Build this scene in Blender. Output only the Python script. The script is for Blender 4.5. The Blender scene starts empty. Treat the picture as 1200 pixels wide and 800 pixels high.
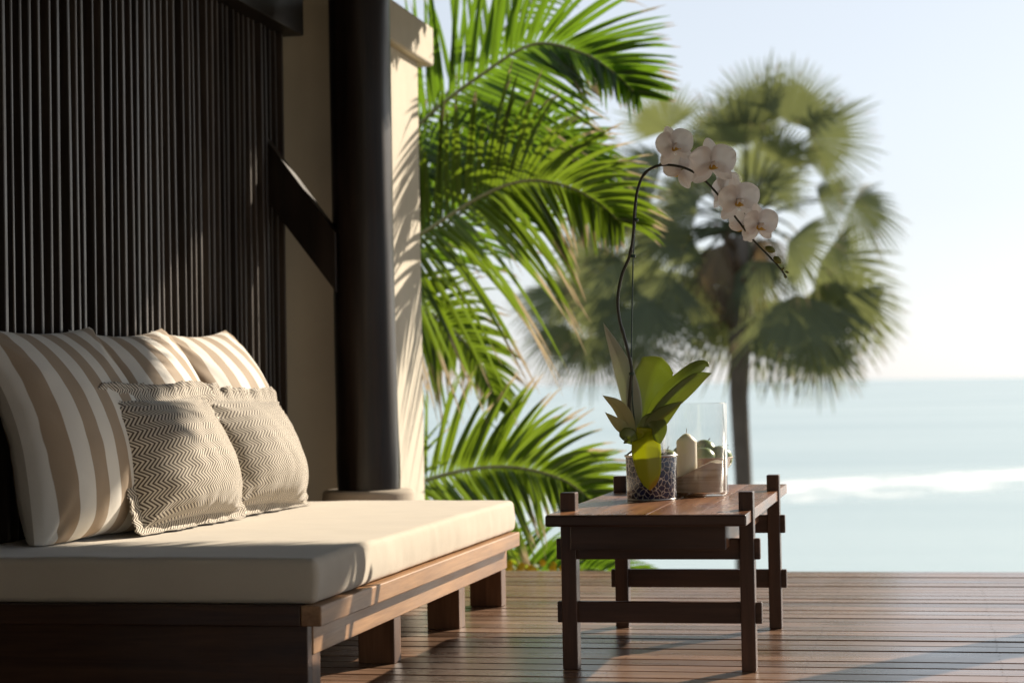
import bpy, bmesh, math, random
import numpy as np
from mathutils import Vector, Matrix, noise
R = math.radians
PI = math.pi
S = bpy.context.scene
C = S.collection

# ---------------------------------------------------------------- camera
cam = bpy.data.cameras.new('camera'); camo = bpy.data.objects.new('camera', cam); C.objects.link(camo)
rr = Vector((0.97826609, 0.20661428, -0.017493)); uu = Vector((0.02170615, -0.01814197, 0.99959978)); ff = Vector((-0.20621423, 0.97825427, 0.02223248))
m = Matrix((rr, uu, -ff)).transposed().to_4x4(); m.translation = Vector((0, 0, .9))
camo.matrix_world = m
cam.sensor_width = 36; cam.lens = 69.6
cam.clip_start = .05; cam.clip_end = 60000
cam.dof.use_dof = True; cam.dof.focus_distance = 6.55; cam.dof.aperture_fstop = 2.5
S.camera = camo
# ---------------------------------------------------------------- sky and sun
SUN_AZ, SUN_EL = 32, 26
w = bpy.data.worlds.new('World'); S.world = w; w.use_nodes = True
nt = w.node_tree; bg = nt.nodes['Background']
sky = nt.nodes.new('ShaderNodeTexSky'); sky.sky_type = 'NISHITA'; sky.sun_disc = False
sky.sun_elevation = R(SUN_EL); sky.sun_rotation = R(SUN_AZ); sky.air_density = 1.0; sky.dust_density = .7; sky.ozone_density = 3.0; sky.altitude = 0
hs = nt.nodes.new('ShaderNodeHueSaturation'); hs.inputs['Saturation'].default_value = .42
veil = nt.nodes.new('ShaderNodeMix'); veil.data_type = 'RGBA'; veil.inputs[0].default_value = .5; veil.inputs[7].default_value = (4.7, 5.15, 5.8, 1)   # even sea haze over the whole sky
nt.links.new(sky.outputs[0], hs.inputs['Color']); nt.links.new(hs.outputs[0], veil.inputs[6]); nt.links.new(veil.outputs[2], bg.inputs[0]); bg.inputs[1].default_value = .08
sl = bpy.data.lights.new('sun', 'SUN'); sl.energy = 5.0; sl.angle = R(.55); sl.color = (1, .87, .70)
so = bpy.data.objects.new('sun', sl); C.objects.link(so)
sd = Vector((math.sin(R(SUN_AZ)) * math.cos(R(SUN_EL)), math.cos(R(SUN_AZ)) * math.cos(R(SUN_EL)), math.sin(R(SUN_EL))))
so.rotation_euler = sd.to_track_quat('Z', 'Y').to_euler(); so.location = sd * 60
S.view_settings.view_transform = 'Standard'; S.view_settings.look = 'None'; S.view_settings.exposure = 0.8; S.view_settings.gamma = 1
S.cycles.max_bounces = 8; S.cycles.transparent_max_bounces = 12; S.cycles.caustics_reflective = False; S.cycles.caustics_refractive = False

# ---------------------------------------------------------------- materials
class Mt:
    def __init__(s, name):
        s.m = bpy.data.materials.new(name); s.m.use_nodes = True
        s.t = s.m.node_tree; s.b = s.t.nodes['Principled BSDF']; s.out = s.t.nodes['Material Output']
    def n(s, typ, ins=None, **kw):
        x = s.t.nodes.new('ShaderNode' + typ)
        for k, v in kw.items(): setattr(x, k, v)
        for k, v in (ins or {}).items():
            if isinstance(v, bpy.types.NodeSocket): s.t.links.new(v, x.inputs[k])
            else: x.inputs[k].default_value = v
        return x
    def l(s, a, b): s.t.links.new(a, b)
    def set(s, **kw):
        for k, v in kw.items():
            k = k.replace('_', ' ')
            if isinstance(v, bpy.types.NodeSocket): s.l(v, s.b.inputs[k])
            else: s.b.inputs[k].default_value = v
    def math(s, op, a, b=0.0, c=0.0): return s.n('Math', {0: a, 1: b, 2: c}, operation=op).outputs[0]
    def ramp(s, fac, stops, interp='LINEAR'):
        x = s.n('ValToRGB', {0: fac}); x.color_ramp.interpolation = interp
        e = x.color_ramp.elements
        while len(e) < len(stops): e.new(.5)
        for i, (p, c) in enumerate(stops): e[i].position = p; e[i].color = (*c, 1) if len(c) == 3 else c
        return x.outputs[0]
    def mix(s, fac, a, b, blend='MIX'):
        x = s.n('Mix', data_type='RGBA', blend_type=blend)
        for i, v in ((0, fac), (6, a), (7, b)):
            if isinstance(v, bpy.types.NodeSocket): s.l(v, x.inputs[i])
            else: x.inputs[i].default_value = (*v, 1) if isinstance(v, tuple) and len(v) == 3 else v
        return x.outputs[2]
    def bump(s, h, strength=.3, dist=.01):
        x = s.n('Bump', {'Height': h, 'Strength': strength, 'Distance': dist}); s.l(x.outputs[0], s.b.inputs['Normal']); return x
    def coords(s, scale=(1, 1, 1), rnd=True, kind='Object'):
        tc = s.n('TexCoord'); v = tc.outputs[kind]
        if rnd:
            oi = s.n('ObjectInfo'); k = s.math('MULTIPLY', oi.outputs['Random'], 37.0)
            cx = s.n('CombineXYZ', {0: k, 1: k, 2: k}); v = s.n('VectorMath', {0: v, 1: cx.outputs[0]}, operation='ADD').outputs[0]
        return s.n('Mapping', {'Vector': v, 'Scale': scale}).outputs[0]

def wood(name, dark, light, axis='X', rough=.35, var=.5, spec=.5, coat=0, fine=1.0, tone=(1, 1, 1)):
    M = Mt(name); a = {'X': (1.2, 22, 22), 'Y': (22, 1.2, 22), 'Z': (22, 22, 1.2)}[axis]
    v = M.coords(tuple(k * fine for k in a))
    n1 = M.n('TexNoise', {'Vector': v, 'Scale': 1.0, 'Detail': 6, 'Roughness': .6, 'Distortion': .6}).outputs[0]
    a2 = tuple(k * 5 for k in a); v2 = M.coords(a2)
    n2 = M.n('TexNoise', {'Vector': v2, 'Scale': 1.0, 'Detail': 3, 'Roughness': .7}).outputs[0]
    v3 = M.coords((3, 3, 3)); n3 = M.n('TexNoise', {'Vector': v3, 'Scale': 1.0, 'Detail': 4}).outputs[0]
    f = M.math('ADD', M.math('MULTIPLY', n1, .75), M.math('MULTIPLY', n2, .25))
    c = M.ramp(f, [(.34, dark), (.66, light)])
    oi = M.n('ObjectInfo').outputs['Random']
    br = M.math('MULTIPLY_ADD', oi, var, 1 - var / 2)
    br = M.math('MULTIPLY', br, M.math('MULTIPLY_ADD', n3, .5, .75))
    c = M.mix(1.0, c, M.n('CombineXYZ', {0: br, 1: br, 2: br}).outputs[0], 'MULTIPLY')
    M.set(Base_Color=c, Roughness=M.math('ADD', M.math('MULTIPLY', n3, .3), M.math('MULTIPLY_ADD', n1, .15, rough - .22)), Specular_IOR_Level=spec, Coat_Weight=coat, Coat_Roughness=.2)
    M.bump(f, .35, .003)
    return M.m

def fabric(name, col, col2=None, scale=900, bump=.25, soft=.06):
    M = Mt(name)
    v = M.coords(rnd=False)
    w1 = M.n('TexWave', {'Vector': v, 'Scale': scale / 6.28, 'Distortion': .4, 'Detail': 1}, wave_type='BANDS', bands_direction='Z').outputs[1]
    w2 = M.n('TexWave', {'Vector': v, 'Scale': scale / 6.28, 'Distortion': .4, 'Detail': 1}, wave_type='BANDS', bands_direction='Y').outputs[1]
    n = M.n('TexNoise', {'Vector': v, 'Scale': 5.0, 'Detail': 5}).outputs[0]
    n4 = M.n('TexNoise', {'Vector': M.n('Mapping', {'Vector': v, 'Scale': (1, .35, 1.6)}).outputs[0], 'Scale': 330.0, 'Detail': 3}).outputs[0]
    c = M.mix(n, tuple(k * .86 for k in col), tuple(min(1, k * 1.06) for k in col)); c = M.mix(M.math('MULTIPLY', n4, .35), c, tuple(k * .6 for k in col))
    M.set(Base_Color=c, Roughness=.9, Sheen_Weight=.25, Sheen_Roughness=.5, Specular_IOR_Level=.2)
    n5 = M.n('TexNoise', {'Vector': M.n('Mapping', {'Vector': v, 'Scale': (1, .35, 1.6)}).outputs[0], 'Scale': 330.0, 'Detail': 3}).outputs[0]
    n6 = M.n('TexNoise', {'Vector': v, 'Scale': 4.0, 'Detail': 3}).outputs[0]
    h = M.math('ADD', M.math('MULTIPLY', n5, .11), M.math('MULTIPLY', n6, 1.0))
    M.bump(h, bump, .02)
    return M.m

deck_m = wood('oiled_deck_timber', (.092, .050, .031), (.30, .182, .118), 'X', .28, .7, .6, .25)
bed_m = wood('daybed_teak_long', (.20, .10, .045), (.42, .24, .12), 'Y', .42, .1, .4)
bedx_m = wood('daybed_teak_cross_shaded', (.035, .016, .010), (.085, .042, .024), 'X', .45, .1, .4)  # same teak as the long rails, end-face shade put into the colour
bedz_m = wood('daybed_teak_upright_shaded', (.075, .036, .02), (.20, .11, .06), 'Z', .45, .1, .4)  # leg teak darkened to stand in for the shade around the legs
top_m = wood('table_top_timber', (.10, .036, .015), (.34, .155, .065), 'Y', .27, .5, .5, .25)
leg_m = wood('table_leg_timber_shaded', (.030, .012, .007), (.085, .038, .022), 'Z', .38, .15, .5)  # leg colour lowered to carry the shade of the table front
rail_m = wood('table_rail_timber_shaded', (.028, .011, .007), (.075, .034, .020), 'X', .38, .15, .5)  # end pieces darkened the same way, shade painted into the timber
side_m = wood('table_side_timber', (.11, .045, .022), (.27, .13, .065), 'Y', .38, .15, .5)
dark_m = wood('dark_stained_timber', (.004, .003, .0025), (.022, .014, .010), 'Z', .40, .2, .35)
slat_m = wood('dark_stained_batten', (.019, .015, .0125), (.056, .045, .038), 'Z', .40, .7, .5)
beam_m = wood('dark_stained_beam', (.005, .004, .003), (.014, .010, .008), 'Y', .5, .2, .4)

def plaster(name, col):
    M = Mt(name); v = M.coords(rnd=False)
    n = M.n('TexNoise', {'Vector': v, 'Scale': 2.2, 'Detail': 8, 'Roughness': .65}).outputs[0]
    n2 = M.n('TexNoise', {'Vector': v, 'Scale': 90.0, 'Detail': 4}).outputs[0]
    st = M.n('TexNoise', {'Vector': M.coords((7, 7, .6), rnd=False), 'Scale': 1.0, 'Detail': 5}).outputs[0]
    c = M.mix(M.ramp(n, [(.3, (0, 0, 0)), (.7, (1, 1, 1))]), tuple(k * .86 for k in col), col)
    c = M.mix(M.math('MULTIPLY', M.ramp(st, [(.55, (0, 0, 0)), (.75, (1, 1, 1))]), .25), c, tuple(k * .6 for k in col))
    M.set(Base_Color=c, Roughness=.92, Specular_IOR_Level=.2)
    M.bump(M.math('ADD', M.math('MULTIPLY', n, .6), M.math('MULTIPLY', n2, .12)), .5, .01)
    return M.m
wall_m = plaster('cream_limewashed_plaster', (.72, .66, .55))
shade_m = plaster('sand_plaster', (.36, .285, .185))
stone_m = plaster('worn_pale_stone', (.50, .44, .36))

mat_m = fabric('natural_cotton_canvas', (.66, .59, .48), bump=.3)

def leafmat(name, c1, c2, tip=None, trans=(.16, .30, .02), tf=.42, rough=.38, tipstart=.86, spec=.5):
    M = Mt(name)
    uv = M.n('UVMap').outputs[0]; sx = M.n('SeparateXYZ', {0: uv})
    n = M.n('TexNoise', {'Vector': M.coords((3, 3, 3), rnd=False), 'Scale': 4.0, 'Detail': 3}).outputs[0]
    f = M.math('ADD', M.math('MULTIPLY', sx.outputs[0], .6), M.math('MULTIPLY', n, .4))
    c = M.mix(f, c1, c2); tr = M.mix(f, tuple(k * .75 for k in trans), trans)
    if tip:
        q = M.math('ADD', sx.outputs[1], M.math('MULTIPLY_ADD', sx.outputs[0], .34, -.17))
        k = M.ramp(q, [(tipstart, (0, 0, 0)), (min(.999, tipstart + .07), (1, 1, 1))])
        c = M.mix(k, c, tip); tr = M.mix(k, tr, tuple(t * .7 for t in tip))
    M.set(Base_Color=c, Roughness=rough, Specular_IOR_Level=spec)
    M.bump(M.n('TexWave', {'Vector': uv, 'Scale': 3.0}).outputs[1], .05, .002)
    t = M.n('BsdfTranslucent', {'Color': tr})
    mx = M.n('MixShader', {0: tf, 1: M.b.outputs[0], 2: t.outputs[0]}); M.l(mx.outputs[0], M.out.inputs[0])
    return M.m
coco_m = leafmat('coconut_leaflet', (.022, .060, .010), (.050, .105, .016), (.50, .40, .24), (.18, .33, .016), .43, .27)
coco2_m = leafmat('old_coconut_leaflet', (.030, .065, .010), (.070, .105, .016), (.62, .50, .32), (.21, .32, .018), .43, .3, .80)
fan_m = leafmat('fan_palm_leaf', (.055, .080, .042), (.095, .125, .065), (.34, .27, .14), (.24, .27, .09), .38, .5, .93)
fandead_m = leafmat('dry_fan_palm_leaf', (.09, .07, .04), (.17, .13, .08), None, (.2, .14, .07), .25, .7)
shrub_m = leafmat('shrub_leaf', (.05, .11, .015), (.12, .19, .02), None, (.4, .5, .03), .45, .5)
orl_m = leafmat('orchid_leaf', (.15, .20, .065), (.23, .28, .12), None, (.50, .58, .14), .42, .28)
ory_m = leafmat('yellowing_orchid_leaf', (.30, .38, .02), (.46, .48, .02), (.55, .38, .02), (.80, .84, .04), .5, .3, .90)  # yellow-green leaf, base brightened in place of sunlight falling on it
orp_m = leafmat('pale_orchid_leaf', (.42, .44, .26), (.54, .53, .34), None, (.75, .75, .42), .5, .35)
petal_m = leafmat('orchid_petal', (.80, .74, .73), (.91, .90, .89), None, (.98, .93, .88), .62, .6)
lip_m = leafmat('orchid_lip', (.62, .32, .03), (.70, .50, .05), None, (.8, .5, .1), .3, .5)
org_m = leafmat('orchid_leaf_painted_sheen', (.38, .43, .37), (.52, .55, .48), None, (.5, .55, .35), .3, .18)  # pale grey base stands in for white light reflected off the leaf
bud_m = leafmat('orchid_bud', (.16, .19, .04), (.26, .26, .07), None, (.4, .4, .1), .2, .5)

def plain(name, col, rough=.5, metal=0, spec=.5, bump=0, bs=60, var=.15, sss=0):
    M = Mt(name); n = M.n('TexNoise', {'Vector': M.coords(), 'Scale': bs / 4, 'Detail': 4}).outputs[0]
    c = M.mix(n, tuple(k * (1 - var) for k in col), tuple(min(1, k * (1 + var)) for k in col))
    M.set(Base_Color=c, Roughness=rough, Metallic=metal, Specular_IOR_Level=spec)
    if sss: M.set(Subsurface_Weight=sss, Subsurface_Scale=.02, Subsurface_Radius=(1, .8, .5))
    if bump: M.bump(M.n('TexNoise', {'Vector': M.coords(), 'Scale': bs, 'Detail': 5}).outputs[0], bump, .01)
    return M.m
frondstem_m = plain('frond_midrib_painted_glint', (.34, .36, .20), .35)  # lightened base imitates sky reflected along the midribs
bark_m = plain('palm_bark', (.13, .11, .09), .9, bump=.8, bs=14, var=.4)
husk_m = plain('palm_fibre', (.10, .07, .045), .95, bump=.8, bs=40, var=.4)
stem_m = plain('orchid_stem', (.030, .032, .018), .45)
stake_m = plain('green_plant_stake', (.015, .05, .035), .4)
rim_m = plain('pewter_rim', (.45, .44, .42), .3, .8)
moss_m = plain('bark_and_moss', (.16, .13, .08), .95, bump=1, bs=60, var=.5)
wax_m = plain('ivory_wax', (.80, .74, .60), .5, sss=.25, var=.03)
wick_m = plain('wick', (.5, .45, .38), .9)
apple_m = plain('green_apple_skin', (.19, .27, .06), .3, var=.25, bs=40)
bowl_m = wood('pale_turned_wood', (.25, .14, .07), (.42, .26, .14), 'X', .45, .1)
thatch_m = plain('dry_thatch', (.16, .12, .07), .95, bump=1, bs=50, var=.4)
void_m = plain('dark_backing_board', (.006, .005, .005), .8, var=.2)
earth_m = plain('dark_earth', (.10, .09, .055), .95, bump=.6, bs=3, var=.4)
yflower_m = plain('yellow_blossom', (.72, .50, .02), .6)

def striped():
    M = Mt('striped_cushion_cotton'); uv = M.n('UVMap').outputs[0]; sx = M.n('SeparateXYZ', {0: uv})
    u = M.math('MULTIPLY_ADD', sx.outputs[0], 5.0, .12)
    fr = M.math('FRACT', u)
    k = M.ramp(fr, [(0, (0, 0, 0)), (.02, (1, 1, 1)), (.5, (1, 1, 1)), (.52, (0, 0, 0))])
    n = M.n('TexNoise', {'Vector': M.coords(), 'Scale': 6.0, 'Detail': 5}).outputs[0]
    n2 = M.n('TexNoise', {'Vector': M.coords((1, 1, 1)), 'Scale': 300.0, 'Detail': 2}).outputs[0]
    c = M.mix(k, (.34, .25, .165), (.76, .73, .67)); c = M.mix(M.math('MULTIPLY', n, .25), c, (.35, .3, .25))
    M.set(Base_Color=c, Roughness=.75, Sheen_Weight=.2, Specular_IOR_Level=.25)
    M.bump(M.math('ADD', n, M.math('MULTIPLY', n2, .05)), .35, .012)
    return M.m
def chevron():
    M = Mt('chevron_weave'); uv = M.n('UVMap').outputs[0]; sx = M.n('SeparateXYZ', {0: uv})
    nz = M.n('TexNoise', {'Vector': M.coords(), 'Scale': 3.0, 'Detail': 2}).outputs[0]
    x = sx.outputs[0]; y = M.math('ADD', sx.outputs[1], M.math('MULTIPLY', nz, .012))
    tri = M.math('PINGPONG', y, .026)
    s = M.math('ADD', x, M.math('MULTIPLY', tri, 1.35))
    fr = M.math('FRACT', M.math('DIVIDE', s, .0185))
    k = M.ramp(fr, [(0, (0, 0, 0)), (.06, (1, 1, 1)), (.50, (1, 1, 1)), (.56, (0, 0, 0))])
    n = M.n('TexNoise', {'Vector': M.coords(), 'Scale': 7.0, 'Detail': 5}).outputs[0]
    n2 = M.n('TexNoise', {'Vector': M.coords((1, 1, 1)), 'Scale': 400.0, 'Detail': 2}).outputs[0]
    c = M.mix(k, (.085, .062, .046), (.62, .56, .46))
    M.set(Base_Color=c, Roughness=.8, Sheen_Weight=.3, Specular_IOR_Level=.2)
    M.bump(M.math('ADD', n, M.math('MULTIPLY', k, .03)), .35, .012)
    return M.m
stripe_m = striped(); chev_m = chevron()

def mosaic():
    M = Mt('blue_white_mosaic_glaze'); v0 = M.coords(rnd=False)
    n = M.n('TexNoise', {'Vector': v0, 'Scale': 40.0, 'Detail': 2}).outputs[1]
    v = M.mix(.018, v0, n, 'ADD')
    vo = M.n('TexVoronoi', {'Vector': v, 'Scale': 56.0}, feature='DISTANCE_TO_EDGE').outputs[0]
    k = M.ramp(vo, [(.022, (0, 0, 0)), (.06, (1, 1, 1))])
    n3 = M.n('TexNoise', {'Vector': v0, 'Scale': 55.0, 'Detail': 3}).outputs[0]
    blue = M.mix(M.ramp(n3, [(.4, (0, 0, 0)), (.65, (1, 1, 1))]), (.007, .009, .032), (.018, .026, .085))
    c = M.mix(k, (.56, .53, .47), blue)
    M.set(Base_Color=c, Roughness=.22, Coat_Weight=.3); M.bump(k, .25, .001)
    return M.m
pot_m = mosaic()

def sand():
    M = Mt('layered_sand'); v = M.coords((4, 4, 60), rnd=False)
    n = M.n('TexNoise', {'Vector': v, 'Scale': 1.0, 'Detail': 4, 'Distortion': .6}).outputs[0]
    g = M.n('TexNoise', {'Vector': M.coords(rnd=False), 'Scale': 500.0, 'Detail': 2}).outputs[0]
    c = M.ramp(n, [(.36, (.34, .26, .18)), (.50, (.58, .48, .36)), (.7, (.66, .56, .42))])
    c = M.mix(M.math('MULTIPLY', g, .5), c, (.25, .2, .14)); M.set(Base_Color=c, Roughness=.9); M.bump(g, .5, .002); return M.m
sand_m = sand()
def glass():
    M = Mt('clear_glass')
    tr = M.n('BsdfTransparent', {'Color': (.985, .99, .988, 1)}); gl = M.n('BsdfGlossy', {'Color': (1, 1, 1, 1), 'Roughness': .03})
    lw = M.n('LayerWeight', {0: .5}); fr = M.math('MULTIPLY_ADD', M.math('POWER', lw.outputs['Facing'], 3.2), .8, .035)
    mx = M.n('MixShader', {0: fr, 1: tr.outputs[0], 2: gl.outputs[0]}); M.l(mx.outputs[0], M.out.inputs[0]); return M.m
glass_m = glass()

def sea():
    M = Mt('pale_sea_water'); v = M.coords(rnd=False)
    sx = M.n('SeparateXYZ', {0: v})
    wob = M.n('TexNoise', {'Vector': M.coords((.03, .0, .0), rnd=False), 'Scale': 1.0, 'Detail': 2}).outputs[0]
    y = M.math('ADD', M.math('MULTIPLY_ADD', sx.outputs[0], -.95, sx.outputs[1]), M.math('MULTIPLY_ADD', wob, 26.0, -13.0))
    def band(c, wd, soft):
        d = M.math('ABSOLUTE', M.math('SUBTRACT', y, c)); return M.math('SUBTRACT', 1.0, M.n('MapRange', {0: d, 1: wd, 2: wd + soft}, interpolation_type='SMOOTHSTEP').outputs[0])
    fn = M.n('TexNoise', {'Vector': M.coords((.16, .09, 1), rnd=False), 'Scale': 1.0, 'Detail': 7, 'Roughness': .68}).outputs[0]
    f1 = M.math('MULTIPLY', band(219.0, 4.0, 14.0), M.n('MapRange', {0: fn, 1: .36, 2: .56}).outputs[0])
    f2 = M.math('MULTIPLY', band(197.0, 2.0, 9.0), M.n('MapRange', {0: fn, 1: .44, 2: .62}).outputs[0])
    foam = M.math('MAXIMUM', f1, M.math('MULTIPLY', f2, .75))
    n = M.n('TexNoise', {'Vector': M.coords((.35, .7, 1), rnd=False), 'Scale': 1.0, 'Detail': 5}).outputs[0]
    big = M.n('TexNoise', {'Vector': M.coords((.002, .012, 1), rnd=False), 'Scale': 1.0, 'Detail': 4}).outputs[0]
    c = M.mix(M.ramp(big, [(.35, (0, 0, 0)), (.65, (1, 1, 1))]), (.27, .38, .40), (.42, .52, .52)); c = M.mix(foam, c, (.86, .87, .88))
    M.set(Base_Color=c, Roughness=M.math('MULTIPLY_ADD', foam, .5, .24), IOR=1.33)
    M.bump(n, .5, .25); return M.m
sea_m = sea()

# ---------------------------------------------------------------- mesh helpers
def tag(o, label=None, cat=None, group=None, kind=None):
    for k, v in (('label', label), ('category', cat), ('group', group), ('kind', kind)):
        if v: o[k] = v
    return o
def empty(name, loc, label, cat, group=None):
    o = bpy.data.objects.new(name, None); C.objects.link(o); o.location = loc; o.empty_display_size = .1
    return tag(o, label, cat, group)
def link(name, me, parent=None, mat=None, world=True, smooth=True):
    if mat: me.materials.append(mat)
    if smooth: me.polygons.foreach_set('use_smooth', [True] * len(me.polygons))
    o = bpy.data.objects.new(name, me); C.objects.link(o)
    if parent:
        o.parent = parent
        if world:
            p = parent; T = Matrix.Identity(4)
            while p: T = p.matrix_basis @ T if p.parent is None else p.matrix_parent_inverse @ p.matrix_basis @ T; p = p.parent
            o.matrix_parent_inverse = T.inverted()
    return o
def mobj(name, vs, fs, mat, parent=None, uv=None, world=True, smooth=True):
    me = bpy.data.meshes.new(name); me.from_pydata([tuple(v) for v in vs], [], fs)
    if uv is not None:
        l = me.uv_layers.new(name='UVMap'); li = np.empty(len(me.loops), int); me.loops.foreach_get('vertex_index', li)
        l.data.foreach_set('uv', np.array(uv, dtype=float)[li].ravel())
    me.update(); return link(name, me, parent, mat, world, smooth)
def bx(name, lo, hi, mat, parent=None, bev=.003, seg=2, world=True):
    bm = bmesh.new(); bmesh.ops.create_cube(bm, size=1)
    lo = Vector(lo); hi = Vector(hi)
    for v in bm.verts: v.co = Vector([(lo[i] + hi[i]) / 2 + v.co[i] * (hi[i] - lo[i]) for i in range(3)])
    if bev: bmesh.ops.bevel(bm, geom=bm.edges[:], offset=bev, segments=seg, affect='EDGES', profile=.5)
    me = bpy.data.meshes.new(name); bm.to_mesh(me); bm.free()
    o = link(name, me, parent, mat, world, False)
    return o
def tube_geo(pts, rad, n=8, cap=True):
    vs = []; fs = []; pts = [Vector(p) for p in pts]; N = len(pts)
    up = Vector((0, 0, 1)); prev = None
    for i, p in enumerate(pts):
        t = (pts[min(i + 1, N - 1)] - pts[max(i - 1, 0)]).normalized()
        a = prev if prev is not None else (Vector((1, 0, 0)) if abs(t.z) > .8 else up)
        a = (a - t * a.dot(t)).normalized(); prev = a; b = t.cross(a); r = rad[i] if isinstance(rad, (list, tuple)) else rad
        for k in range(n): q = 2 * PI * k / n; vs.append(p + (a * math.cos(q) + b * math.sin(q)) * r)
    for i in range(N - 1):
        for k in range(n): fs.append((i * n + k, i * n + (k + 1) % n, (i + 1) * n + (k + 1) % n, (i + 1) * n + k))
    if cap: fs.append(tuple(range(n))[::-1]); fs.append(tuple((N - 1) * n + k for k in range(n)))
    return vs, fs
def tube(name, pts, rad, mat, parent=None, n=8, world=True):
    vs, fs = tube_geo(pts, rad, n); return mobj(name, vs, fs, mat, parent, world=world)
def lathe_geo(prof, c=(0, 0, 0), n=48):
    vs = []; fs = []; N = len(prof)
    for r, z in prof:
        for k in range(n): q = 2 * PI * k / n; vs.append((c[0] + r * math.cos(q), c[1] + r * math.sin(q), c[2] + z))
    for i in range(N - 1):
        for k in range(n): fs.append((i * n + k, i * n + (k + 1) % n, (i + 1) * n + (k + 1) % n, (i + 1) * n + k))
    return vs, fs
def lathe(name, prof, c, mat, parent=None, n=48): vs, fs = lathe_geo(prof, c, n); return mobj(name, vs, fs, mat, parent)
def catmull(P, n):
    P = [Vector(p) for p in P]; Q = [P[0] * 2 - P[1]] + P + [P[-1] * 2 - P[-2]]; out = []
    for k in range(n):
        x = k / (n - 1) * (len(P) - 1); i = min(int(x), len(P) - 2); t = x - i
        a, b, c, d = Q[i:i + 4]
        out.append(.5 * ((2 * b) + (c - a) * t + (2 * a - 5 * b + 4 * c - d) * t * t + (3 * b - a - 3 * c + d) * t ** 3))
    return out
def copy_tree(o, parent=None):
    c = o.copy(); C.objects.link(c)
    if parent: c.parent = parent
    for ch in list(o.children): copy_tree(ch, c)
    return c
rng = random.Random(7)
RU = rng.uniform

# ---------------------------------------------------------------- sea, shore, deck
mobj('sea', [(-30000, -2000, -10), (30000, -2000, -10), (30000, 45000, -10), (-30000, 45000, -10)], [(0, 1, 2, 3)], sea_m)['kind'] = 'structure'
vs = []; fs = []
prof = [(-30, -1.5), (9.2, -1.5), (12, -3.2), (18, -4.6), (26, -5.6), (36, -6.6), (48, -8.2), (60, -9.4), (75, -10.6)]
for i in range(61):
    for y, z in prof: vs.append((-90 + 3 * i, y, z + (RU(-.3, .3) if 9.5 < y < 70 else 0)))
k = len(prof)
for i in range(60):
    for j in range(k - 1): fs.append((i * k + j, (i + 1) * k + j, (i + 1) * k + j + 1, i * k + j + 1))
mobj('ground', vs, fs, earth_m)['kind'] = 'structure'

deck = mobj('deck', [(-6, -2.5, -.10), (6.5, -2.5, -.10), (6.5, 9.36, -.10), (-6, 9.36, -.10), (-6, -2.5, -1.49), (6.5, -2.5, -1.49), (6.5, 9.36, -1.49), (-6, 9.36, -1.49)],
            [(0, 1, 2, 3), (3, 2, 6, 7), (2, 1, 5, 6), (0, 3, 7, 4), (1, 0, 4, 5)], void_m, smooth=False)
deck['kind'] = 'structure'
boards = []
for bw in (.122, .127, .118):
    bm = bmesh.new(); bmesh.ops.create_cube(bm, size=1)
    for v in bm.verts: v.co = Vector((v.co.x * 7.0, v.co.y * bw, v.co.z * .03))
    bmesh.ops.bevel(bm, geom=[e for e in bm.edges if abs(e.verts[0].co.x - e.verts[1].co.x) > 1], offset=.004, segments=2, affect='EDGES')
    me = bpy.data.meshes.new('deck_board'); bm.to_mesh(me); bm.free(); me.materials.append(deck_m); boards.append((bw, me))
y = 9.43; row = 0
while y > 2.2:
    bw, me = boards[rng.choice((0, 0, 1, 2))]; off = RU(0, 2.5)
    for j in range(2):
        o = bpy.data.objects.new('deck_board', me); C.objects.link(o); o.parent = deck
        o.location = (-2.2 + off + 7.006 * j, y - bw / 2, -.015 + RU(-.0015, .0015)); o.rotation_euler = (RU(-.012, .012), RU(-.0006, .0006), RU(-.0008, .0008))
    y -= bw + RU(.0075, .0105)
vs = []; fs = []
for k in range(17):
    for q in range(38):
        for t in (-.030, .030):
            X = -4.6 + .6 * k + RU(-.006, .006); Y = 9.369 - .1313 * q + t + RU(-.006, .006); b = len(vs)
            vs += [(X + .0035 * math.cos(a * 1.047), Y + .0035 * math.sin(a * 1.047), .0026) for a in range(6)]; fs.append(tuple(range(b, b + 6)))
mobj('screw_heads', vs, fs, void_m, deck, smooth=False)['kind'] = 'stuff'
# the deck far behind the nearest rows stays one sheet of boards
vs = []; fs = []
yy = y
while yy > -2.4:
    b = len(vs); vs += [(-6, yy - .14, 0), (6.5, yy - .14, 0), (6.5, yy, 0), (-6, yy, 0), (-6, yy - .14, -.03), (6.5, yy - .14, -.03), (6.5, yy, -.03), (-6, yy, -.03)]
    fs += [(b, b + 1, b + 2, b + 3), (b + 4, b + 5, b + 1, b), (b + 3, b + 2, b + 6, b + 7)]; yy -= .147
mobj('deck_boards', vs, fs, deck_m, deck, smooth=False)['kind'] = 'stuff'

# ---------------------------------------------------------------- walls, screen, column
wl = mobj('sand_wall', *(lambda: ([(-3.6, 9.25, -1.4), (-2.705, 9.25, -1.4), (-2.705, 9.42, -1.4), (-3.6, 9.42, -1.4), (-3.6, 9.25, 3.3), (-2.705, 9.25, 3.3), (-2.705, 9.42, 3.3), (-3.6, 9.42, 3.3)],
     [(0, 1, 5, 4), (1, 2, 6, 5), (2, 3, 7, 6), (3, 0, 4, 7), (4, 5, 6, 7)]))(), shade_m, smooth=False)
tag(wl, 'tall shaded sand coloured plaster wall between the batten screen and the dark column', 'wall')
cw = empty('garden_wall', (-2.7, 9.6, -1.4), 'sunlit cream plaster wall with a projecting cap behind the dark column', 'wall')
bx('wall_body', (-2.70, 9.215, -1.4), (-2.55, 9.868, 2.575), wall_m, cw, .012, 3)
bx('wall_cap', (-2.70, 9.16, 2.573), (-2.505, 10.03, 2.78), wall_m, cw, .015, 3)

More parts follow.
